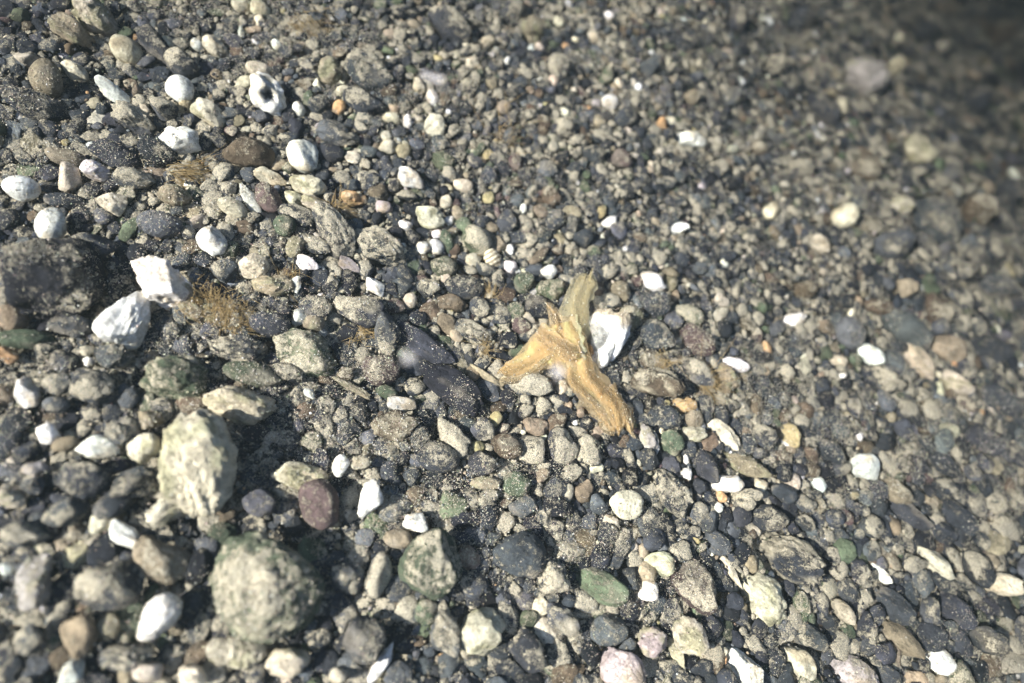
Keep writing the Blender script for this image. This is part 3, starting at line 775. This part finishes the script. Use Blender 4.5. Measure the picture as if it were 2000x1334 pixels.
        V.append(w3.reshape(-1, 3)); F.append((f[None] + (off + nv * np.arange(len(ids)))[:, None, None]).reshape(-1, 3)); off += nv * len(ids)
        cc = np.array([COL[keys[q]] for q in r.choice(12, p=pw, size=len(ids))]) * np.exp(r.normal(0, .3, len(ids)))[:, None]
        T.append(np.repeat(np.clip(cc, .012, .84), nv, 0)); S.append(np.full(nv * len(ids), .6))
    V = np.concatenate(V); F = np.concatenate(F); T = np.concatenate(T); S = np.concatenate(S)
    me = mesh("gravel", V, F, M_STONE, [("tint", 'FLOAT_COLOR', T), ("silt", 'FLOAT', S)])
    o = link("gravel", me); o["kind"] = "stuff"; o["label"] = "fine mixed gravel filling every gap between the larger pebbles"
    collect(V, F, None)
gravel()

# ------------------------------------------------------------------ golden seaweed
M_WEED = plain("seaweed_blade", (.5, .33, .1), .3, trans=.5, clear=.6, attr=True, scale=1500, bump=.85)
WEED_T = []
def blade(name, root, rp, pts, seed, tint, tip=.35, nu=90, nv=34, fold=.35, thick=1.4, again=True):
    """A ribbon of frond: pts are (x, y, width, height) in photograph pixels; height lifts it off the bed towards the viewer."""
    r = np.random.default_rng(seed); pts = np.array(pts, float)
    if again and name == "frond_lobe":
        q = pts + np.c_[r.normal(0, 3.5, (len(pts), 2)), np.zeros((len(pts), 2))]; q[:, 2] *= r.uniform(.62, .9, len(pts)); q[:, 3] += 5
        blade("frond_layer", root, rp, q, seed + 40, np.array(tint) * (1.04, .98, .86), tip, nu, nv, fold, thick, False)
    s = np.linspace(0, len(pts) - 1, nu); i0 = np.clip(s.astype(int), 0, len(pts) - 2); fr = (s - i0)[:, None]
    p0 = pts[np.clip(i0 - 1, 0, None)]; p1 = pts[i0]; p2 = pts[i0 + 1]; p3 = pts[np.clip(i0 + 2, None, len(pts) - 1)]
    C = .5 * (2 * p1 + (p2 - p0) * fr + (2 * p0 - 5 * p1 + 4 * p2 - p3) * fr ** 2 + (3 * p1 - p0 - 3 * p2 + p3) * fr ** 3)
    tg = np.gradient(C[:, :2], axis=0); tg /= np.linalg.norm(tg, axis=1)[:, None]; nr = np.c_[-tg[:, 1], tg[:, 0]]
    k = 1 / frame(pts[0][0], pts[0][1], 0)[2][0][1]
    j = np.linspace(-1, 1, nv); U, J = np.meshgrid(np.linspace(0, 1, nu), j, indexing='ij')
    e_ = 1 + .13 * wnoise(np.c_[U.ravel() * 10, np.sign(J.ravel()) * 2, 0 * U.ravel()], waves(14, .7, 7, seed), .45).reshape(U.shape)
    rag = np.clip((U - (1 - tip)) / tip, 0, 1) ** 2
    tear = 9 * rag * wnoise(np.c_[J.ravel() * 4, 0 * J.ravel(), 0 * J.ravel()], waves(9, 1, 4, seed + 5), .3).reshape(U.shape)
    e_ = e_ * np.sqrt(np.clip(1 - np.clip((U - .88) / .125, 0, 1) ** 2, .02, 1))
    X = C[:, 0:1] + nr[:, 0:1] * C[:, 2:3] / 2 * J * e_ + tg[:, 0:1] * tear
    Y = C[:, 1:2] + nr[:, 1:2] * C[:, 2:3] / 2 * J * e_ + tg[:, 1:2] * tear
    q = np.c_[U.ravel() * 2.2, J.ravel() * 2.2, 0 * U.ravel()]
    H = C[:, 3:4] + 3.4 * wnoise(q, waves(10, .8, 3.5, seed + 1), .7).reshape(U.shape) + 0.6 * np.sin(J * 7 + 2.5 * wnoise(q, waves(5, .6, 2, seed + 2)).reshape(U.shape)) - fold * 18 * np.abs(J) ** 2.5
    base = np.zeros((nu, nv, 3)); D = np.zeros((nu, nv, 3))
    # bed position under each sample: local linear map from a coarse set of ray casts
    cx = np.linspace(X.min(), X.max(), 7); cy = np.linspace(Y.min(), Y.max(), 7); G = np.array([[ground(a, b) for b in cy] for a in cx])
    fx = np.clip((X - cx[0]) / (cx[1] - cx[0]), 0, 5.999); fy = np.clip((Y - cy[0]) / (cy[1] - cy[0]), 0, 5.999); ix, iy = fx.astype(int), fy.astype(int); ax, ay = (fx - ix)[..., None], (fy - iy)[..., None]
    base = G[ix, iy] * (1 - ax) * (1 - ay) + G[ix + 1, iy] * ax * (1 - ay) + G[ix, iy + 1] * (1 - ax) * ay + G[ix + 1, iy + 1] * ax * ay
    D = Cpos - base; D /= np.linalg.norm(D, axis=2)[..., None]
    Vt = (base + D * (np.maximum(H, 4) * k)[..., None]).reshape(-1, 3); Vb = Vt - (D * thick * k).reshape(-1, 3)
    a = (np.arange(nu - 1)[:, None] * nv + np.arange(nv - 1)[None]).ravel(); n = nu * nv
    ft = np.c_[a, a + 1, a + nv + 1, a + nv]; fb = np.c_[a, a + nv, a + nv + 1, a + 1] + n
    def rim(ids): ids = np.array(ids); return np.c_[ids[:-1], ids[1:], ids[1:] + n, ids[:-1] + n]
    rm = np.concatenate([rim([i * nv for i in range(nu)]), rim([i * nv + nv - 1 for i in range(nu)]), rim(list(range(nv))), rim([(nu - 1) * nv + i for i in range(nv)])])
    V = np.concatenate([Vt, Vb]); F = np.concatenate([ft, fb, rm])
    vein = wnoise(np.c_[U.ravel() * 2.0, J.ravel() * 3.5, 0 * U.ravel()], waves(12, .7, 4, seed + 3), .6); blot = wnoise(q * 1.5, waves(10, .8, 4, seed + 4), .6)
    t = np.array(tint)[None] * (1 + .05 * vein + .22 * blot)[:, None]; pale = np.clip(np.abs(J.ravel()) - .8, 0, 1)[:, None] * (2.0 if pts[:, 2].max() > 45 else 0); t = t * (1 - pale) + pale * np.array([.74, .62, .40]); t = np.clip(t, .03, .93)
    me = mesh(name, V - rp, F, M_WEED, [("tint", 'FLOAT_COLOR', np.concatenate([t, t]))]); o = link(name, me, root)
    WEED_T.append((V[:n], ft)); return o
def seaweed():
    rp = ground(1100, 650); root = bpy.data.objects.new("seaweed_frond", None); col.objects.link(root); root.location = rp; root.empty_display_size = .003
    tag(root, "torn translucent golden-brown seaweed frond lying across the pebbles", "seaweed")
    g = (.80, .61, .33)
    blade("frond_lobe", root, rp, [(1116, 700, 50, 34), (1118, 656, 64, 44), (1121, 618, 60, 48), (1127, 588, 52, 54), (1138, 560, 52, 60), (1149, 538, 48, 60)], 1, (.72, .65, .42), tip=.14)
    blade("frond_lobe", root, rp, [(1098, 632, 64, 46), (1108, 668, 78, 50), (1122, 704, 66, 44), (1141, 740, 62, 40), (1168, 772, 74, 34), (1192, 804, 74, 28), (1204, 842, 54, 22)], 2, g, tip=.3, fold=.1)
    blade("frond_lobe", root, rp, [(1180, 764, 40, 36), (1204, 790, 40, 30), (1224, 814, 30, 26), (1238, 842, 14, 22)], 3, (.74, .58, .34), tip=.5, nu=50, nv=16)
    blade("frond_lobe", root, rp, [(1126, 654, 50, 44), (1098, 664, 66, 46), (1068, 682, 72, 42), (1040, 702, 52, 34), (1012, 716, 40, 28), (980, 722, 26, 20)], 4, (.79, .61, .33), tip=.45)
    blade("frond_lobe", root, rp, [(1080, 690, 30, 42), (1058, 708, 34, 34), (1034, 726, 30, 26), (1008, 738, 22, 20), (984, 744, 14, 16)], 9, (.72, .60, .38), tip=.5, nu=60, nv=20)
    blade("frond_lobe", root, rp, [(1110, 656, 30, 42), (1096, 634, 34, 44), (1082, 612, 24, 42), (1070, 596, 10, 40)], 5, (.70, .56, .34), tip=.45, nu=50, nv=16)
    blade("frond_fold", root, rp, [(1112, 616, 30, 55), (1116, 645, 38, 60), (1120, 672, 42, 61), (1124, 700, 40, 57), (1132, 724, 30, 50)], 6, (.82, .68, .42), tip=.2, nu=60, nv=18, fold=.05)
    blade("frond_fold", root, rp, [(1048, 646, 34, 50), (1066, 658, 40, 55), (1084, 670, 42, 60), (1106, 680, 40, 66), (1126, 690, 34, 66)], 7, (.80, .60, .33), tip=.2, nu=60, nv=18, fold=.05)
    blade("frond_fold", root, rp, [(1136, 740, 22, 46), (1158, 766, 28, 42), (1180, 796, 30, 36), (1192, 826, 24, 30)], 8, (.80, .62, .36), tip=.3, nu=50, nv=16, fold=.05)
    s = 1 / frame(1100, 650, 0)[2][0][1]
    for (x, y, a, b, h) in ((1152, 684, 7, 13, 38), (1149, 707, 6, 7, 36), (1174, 768, 5, 5, 40)):
        P, d, ((e1, k1), (e2, k2)) = frame(x, y, 20); r = np.random.default_rng(int(x)); v, f = shape('e', 3, r)
        w_ = (v * np.array([a * s, b * s, a * s])) @ np.c_[e1, e2, -d].T + P - d * h * s - rp
        link("brown_nodule", mesh("brown_nodule", w_, f, M_WEED, [("tint", 'FLOAT_COLOR', np.tile((.46, .26, .09), (len(v), 1)))]), root)
seaweed()

# ------------------------------------------------------------------ hydroids and brown fuzz: bundles of fine filaments
def tubes(curves, rad, sides=3):
    V, F, off = [], [], 0; an = np.arange(sides) * 2 * math.pi / sides
    for c, rr in curves:
        n = len(c); t = np.gradient(c, axis=0); t /= np.linalg.norm(t, axis=1)[:, None] + 1e-12; a = np.cross(t, [.31, .52, .79]); a /= np.linalg.norm(a, axis=1)[:, None] + 1e-12; b = np.cross(t, a)
        R = (rr * np.linspace(1, .35, n))[:, None, None]
        V.append((c[:, None] + R * (np.cos(an)[None, :, None] * a[:, None] + np.sin(an)[None, :, None] * b[:, None])).reshape(-1, 3))
        i = (np.arange(n - 1)[:, None] * sides + np.arange(sides)[None]).ravel(); j = (np.arange(n - 1)[:, None] * sides + (np.arange(sides)[None] + 1) % sides).ravel()
        F.append(np.c_[i, j, j + sides, i + sides] + off); off += n * sides
    return np.concatenate(V), np.concatenate(F)
def tuft(x, y, n, length, ang, spread, label, seed, spot=8, rad=.55, lift=.7, mat=None, name="hydroid_tuft", cat="hydroid", base=True, group=None):
    r = np.random.default_rng(seed); P, d, ((e1, k1), (e2, k2)) = frame(x, y, ang); e3 = -d; s = 1 / k1; cs = []
    for i in range(n):
        b = P + e3 * 14 * s + (e1 * r.normal() + e2 * r.normal()) * spot * s; a = math.radians(r.normal(0, spread)); L = length * s * r.uniform(.45, 1.15)
        dr = math.cos(a) * e1 + math.sin(a) * e2 + e3 * lift * r.uniform(.2, 1.1); dr /= np.linalg.norm(dr); bend = (e2 * r.normal(0, .35) - e3 * r.uniform(.1, .5))
        t = np.linspace(0, 1, 9)[:, None]; cs.append((b + dr * L * t + bend * L * t ** 2 + r.normal(0, .012, (9, 3)) * L * t, rad * s * r.uniform(.6, 1.3)))
    v, f = tubes(cs, rad)
    root = bpy.data.objects.new(name, None); col.objects.link(root); root.location = P; root.empty_display_size = .003; tag(root, label, cat, group)
    link("filament_spray", mesh("filament_spray", v - P, f, mat or M_HAIR), root)
    if base: child_lump("silty_base", root, P, P + e3 * 5 * s, (e1, e2, e3), (spot * 1.9 * s, spot * 1.5 * s, 11 * s), 'K', 'l', seed, silt=.8)
G_H = "hydroid tufts growing among the pebbles"
tuft(352, 342, 90, 76, -12, 20, "large brown feathery hydroid tuft brushing over a white block", 1, 16, .75, .5, group=G_H)
tuft(660, 402, 42, 50, 20, 75, "small amber hydroid tuft with splayed filaments beside the cream silt lumps", 2, 7, .7, .8, group=G_H)
tuft(957, 572, 34, 30, 40, 80, "tiny orange hydroid tuft between dark pebbles above the square red pebble", 3, 7, .6, .8, group=G_H)
tuft(945, 684, 34, 34, 60, 100, "tiny grey-brown hydroid tuft just beside the seaweed's torn arm", 4, 8, .6, .8, group=G_H)
tuft(706, 648, 40, 40, -60, 70, "dark spiny hydroid tuft over a black hollow by the pale-topped grey stone", 5, 9, .8, .7, group=G_H)
tuft(1376, 748, 60, 60, -20, 35, "wispy brown hydroid tuft trailing over a grey stone beyond the scaly one", 6, 12, .6, .5, group=G_H)
tuft(1285, 706, 50, 48, -50, 45, "soft brown hydroid tuft hanging above the scaly brown stone", 7, 12, .7, .5, group=G_H)
tuft(962, 498, 18, 26, -100, 30, "few dark curved filaments on a striped cream snail shell", 8, 9, .7, .9, base=False, group=G_H)
tuft(600, 60, 70, 90, -50, 25, "long brown hydroid tuft near the top edge, blurred", 9, 22, .7, .5, group=G_H)
tuft(555, 545, 50, 46, 25, 60, "brown hydroid tuft clinging to a tan lump below the split white shell", 10, 12, .6, .6, group=G_H)
tuft(985, 268, 40, 60, 10, 80, "thin olive filaments tangled over the fine gravel above the honey pebble", 11, 22, .5, .4, base=False, group=G_H)
def fuzz_mat(x, y, L, W, ang, label, seed, c='T'):
    P, d, ((e1, k1), (e2, k2)) = frame(x, y, ang); e3 = -d; s = 1 / k1; r = np.random.default_rng(seed)
    root = bpy.data.objects.new("brown_mat", None); col.objects.link(root); root.location = P; root.empty_display_size = .003; tag(root, label, "algae mat")
    for i in range(7):
        q = P + e1 * r.uniform(-.36, .36) * L * s + e2 * r.uniform(-.3, .3) * W * s + e3 * r.uniform(8, 18) * s
        child_lump("mat_lump", root, P, q, (e1, e2, e3), (L * .2 * s, W * .26 * s, 14 * s), c, 'l', seed * 10 + i, silt=.9)
    cs = []
    for i in range(480):
        b = P + e1 * r.normal(0, .23) * L * s + e2 * r.normal(0, .22) * W * s + e3 * r.uniform(10, 28) * s; dr = e1 * r.normal() + e2 * r.normal() + e3 * r.uniform(0, .9); dr /= np.linalg.norm(dr)
        t = np.linspace(0, 1, 6)[:, None]; Ln = r.uniform(10, 30) * s; cs.append((b + dr * Ln * t + r.normal(0, .16, 3) * Ln * t ** 2, .75 * s))
    v, f = tubes(cs, 1); link("brown_fuzz", mesh("brown_fuzz", v - P, f, M_HAIR), root)
fuzz_mat(392, 590, 150, 84, -20, "brown fuzzy algae mat spread between the white chips and the smooth slate pebble", 21)
fuzz_mat(455, 618, 100, 70, -30, "amber tinted algae mat draped against the smooth slate pebble", 22, 'K')
def snail():
    P, d, ((e1, k1), (e2, k2)) = frame(961, 503, -60); e3 = -d; s = 1 / k1; v, f = ICO[5]; v = v.copy()
    v *= (1 + .035 * np.sin(v[:, 0] * 14))[:, None]; t = np.where(np.sin(v[:, 0] * 14)[:, None] > -.2, np.array([.56, .50, .36]), np.array([.27, .22, .14])); wv = (v * np.array([19 * s, 16 * s, 15 * s])) @ np.c_[e1, e2, e3].T
    o = link("snail_shell", mesh("snail_shell", wv, f, M_SHELL, [("tint", 'FLOAT_COLOR', t), ("silt", 'FLOAT', np.full(len(v), .25))]), loc=P + e3 * 9 * s)
    tag(o, "small striped cream snail shell in the fine gravel beyond the seaweed tip", "snail shell"); collect(wv + P + e3 * 9 * s, f, None)
snail()

# ------------------------------------------------------------------ silt flakes lying on everything (past counting)
def dust():
    r = np.random.default_rng(5); V = np.concatenate([v for v in ALLV]); off = np.cumsum([0] + [len(v) for v in ALLV[:-1]]); F = np.concatenate([f + o for f, o in zip(ALLF, off)])
    a, b, c = V[F[:, 0]], V[F[:, 1]], V[F[:, 2]]; n = np.cross(b - a, c - a); ar = np.linalg.norm(n, axis=1) + 1e-20; n /= ar[:, None]; ce = (a + b + c) / 3
    px = project(ce); vis = (px[:, 0] > -120) & (px[:, 0] < 2120) & (px[:, 1] > -100) & (px[:, 1] < 1440) & (((Cpos - ce) * n).sum(1) > 0)
    patch = wnoise(ce, waves(14, 260, 1500, 77), .5); wgt = ar * vis * np.clip(n[:, 2] + .25, 0, 1) * np.clip(.35 + .75 * patch, .03, 2.4); cum = np.cumsum(wgt)
    M = 480000; k = np.searchsorted(cum, r.uniform(0, cum[-1], M)); q = r.dirichlet((1, 1, 1), M)
    p = a[k] * q[:, :1] + b[k] * q[:, 1:2] + c[k] * q[:, 2:]; nn = n[k]
    wa, wf = [], []
    for v, f in WEED_T:
        i = r.integers(len(f), size=150); p = np.concatenate([p, v[f[i]].mean(1)]); nn = np.concatenate([nn, np.tile([0, 0, 1.], (150, 1))])
    M = len(p); ln = np.exp(r.normal(np.log(.00016), .5, M)); ln = np.clip(ln, .00006, .00045)
    t1 = np.cross(nn, r.normal(size=(M, 3))); t1 /= np.linalg.norm(t1, axis=1)[:, None]; t1 = t1 + nn * r.uniform(-.1, .9, M)[:, None]; t2 = np.cross(nn, t1); t2 /= np.linalg.norm(t2, axis=1)[:, None]
    w_ = ln * r.uniform(.25, .7, M); lf = (r.random(M) < .42) * np.abs(r.normal(0, .00032, M)); p = p + nn * lf[:, None]; fib = r.random(M) < .09; ln[fib] *= 5; w_[fib] = .00003
    P4 = np.stack([p - t1 * (ln * .6)[:, None], p + t1 * (ln * .6)[:, None], p + t2 * (w_ * .6)[:, None] + nn * (w_ * .2)[:, None], p - t2 * (w_ * .5)[:, None] + nn * (w_ * .5)[:, None]], 1).reshape(-1, 3)
    i = np.arange(M) * 4; f = np.concatenate([np.c_[i, i + 1, i + 2], np.c_[i, i + 3, i + 1], np.c_[i + 1, i + 3, i + 2], np.c_[i, i + 2, i + 3]])
    base = np.array([.50, .445, .33])[None] * np.exp(r.normal(0, .33, M))[:, None] * (1 + r.normal(0, .05, (M, 3))); wht = r.random(M) < .06; base[wht] = (.72, .69, .62)
    me = mesh("silt", P4, f, M_GRAIN, [("tint", 'FLOAT_COLOR', np.repeat(np.clip(base, .03, .8), 4, 0))], smooth=False)
    o = link("silt", me); o["kind"] = "stuff"; o["label"] = "pale silt flakes scattered over the pebbles"
dust()

# ------------------------------------------------------------------ flakes drifting in the water, nearer than the bed
for x, y, a, b, ang, fr, lab in (
        (845, 152, 11, 26, 80, .60, "small blurred pinkish flake drifting above the small white egg"),
        (1090, 726, 17, 17, 0, .62, "round pinkish grey flake floating in front of the golden seaweed"),
        (798, 698, 17, 17, 0, .62, "round grey flake floating over the black hollow by the silty red stone")):
    d = ray(x, y); g = ground(x, y); D = np.linalg.norm(g - Cpos) * fr; c = Cpos + d * D; s = D * (d @ fwd) / FPX; r = np.random.default_rng(int(x)); v, f = shape('l', 3, r)
    an = math.radians(ang); e1 = math.cos(an) * RT + math.sin(an) * UP; e2 = -math.sin(an) * RT + math.cos(an) * UP
    me = mesh("drifting_flake", (v * np.array([a * s, b * s, min(a, b) * s * .5])) @ np.c_[e1, e2, -fwd].T, f, M_FLAKE)
    tag(link("drifting_flake", me, loc=c), lab, "flake", "flakes drifting in the water")

# ------------------------------------------------------------------ absorbing sea water, added to darken the far bed
def water():
    top = float(Cpos[2]) + .012; v = np.array([(x, y, z) for z in (-6.0, top) for x, y in ((-3.2, -3.2), (3.2, -3.2), (3.2, 3.2), (-3.2, 3.2))])
    f = np.array([(0, 3, 2, 1), (4, 5, 6, 7), (0, 1, 5, 4), (1, 2, 6, 5), (2, 3, 7, 6), (3, 0, 4, 7)])
    mt = bpy.data.materials.new("dimming_water_volume"); mt.use_nodes = True; N = mt.node_tree.nodes; N.remove(N["Principled BSDF"])
    p = N.new("ShaderNodeVolumePrincipled"); p.inputs["Color"].default_value = (.004, .005, .005, 1); p.inputs["Density"].default_value = WATER
    mt.node_tree.links.new(p.outputs[0], N["Material Output"].inputs["Volume"])
    o = link("dimming_water", mesh("dimming_water", v, f, mt, smooth=False)); o["kind"] = "stuff"; o["label"] = "sea water volume added to dim the far slope"
WATER = 7.5
water()
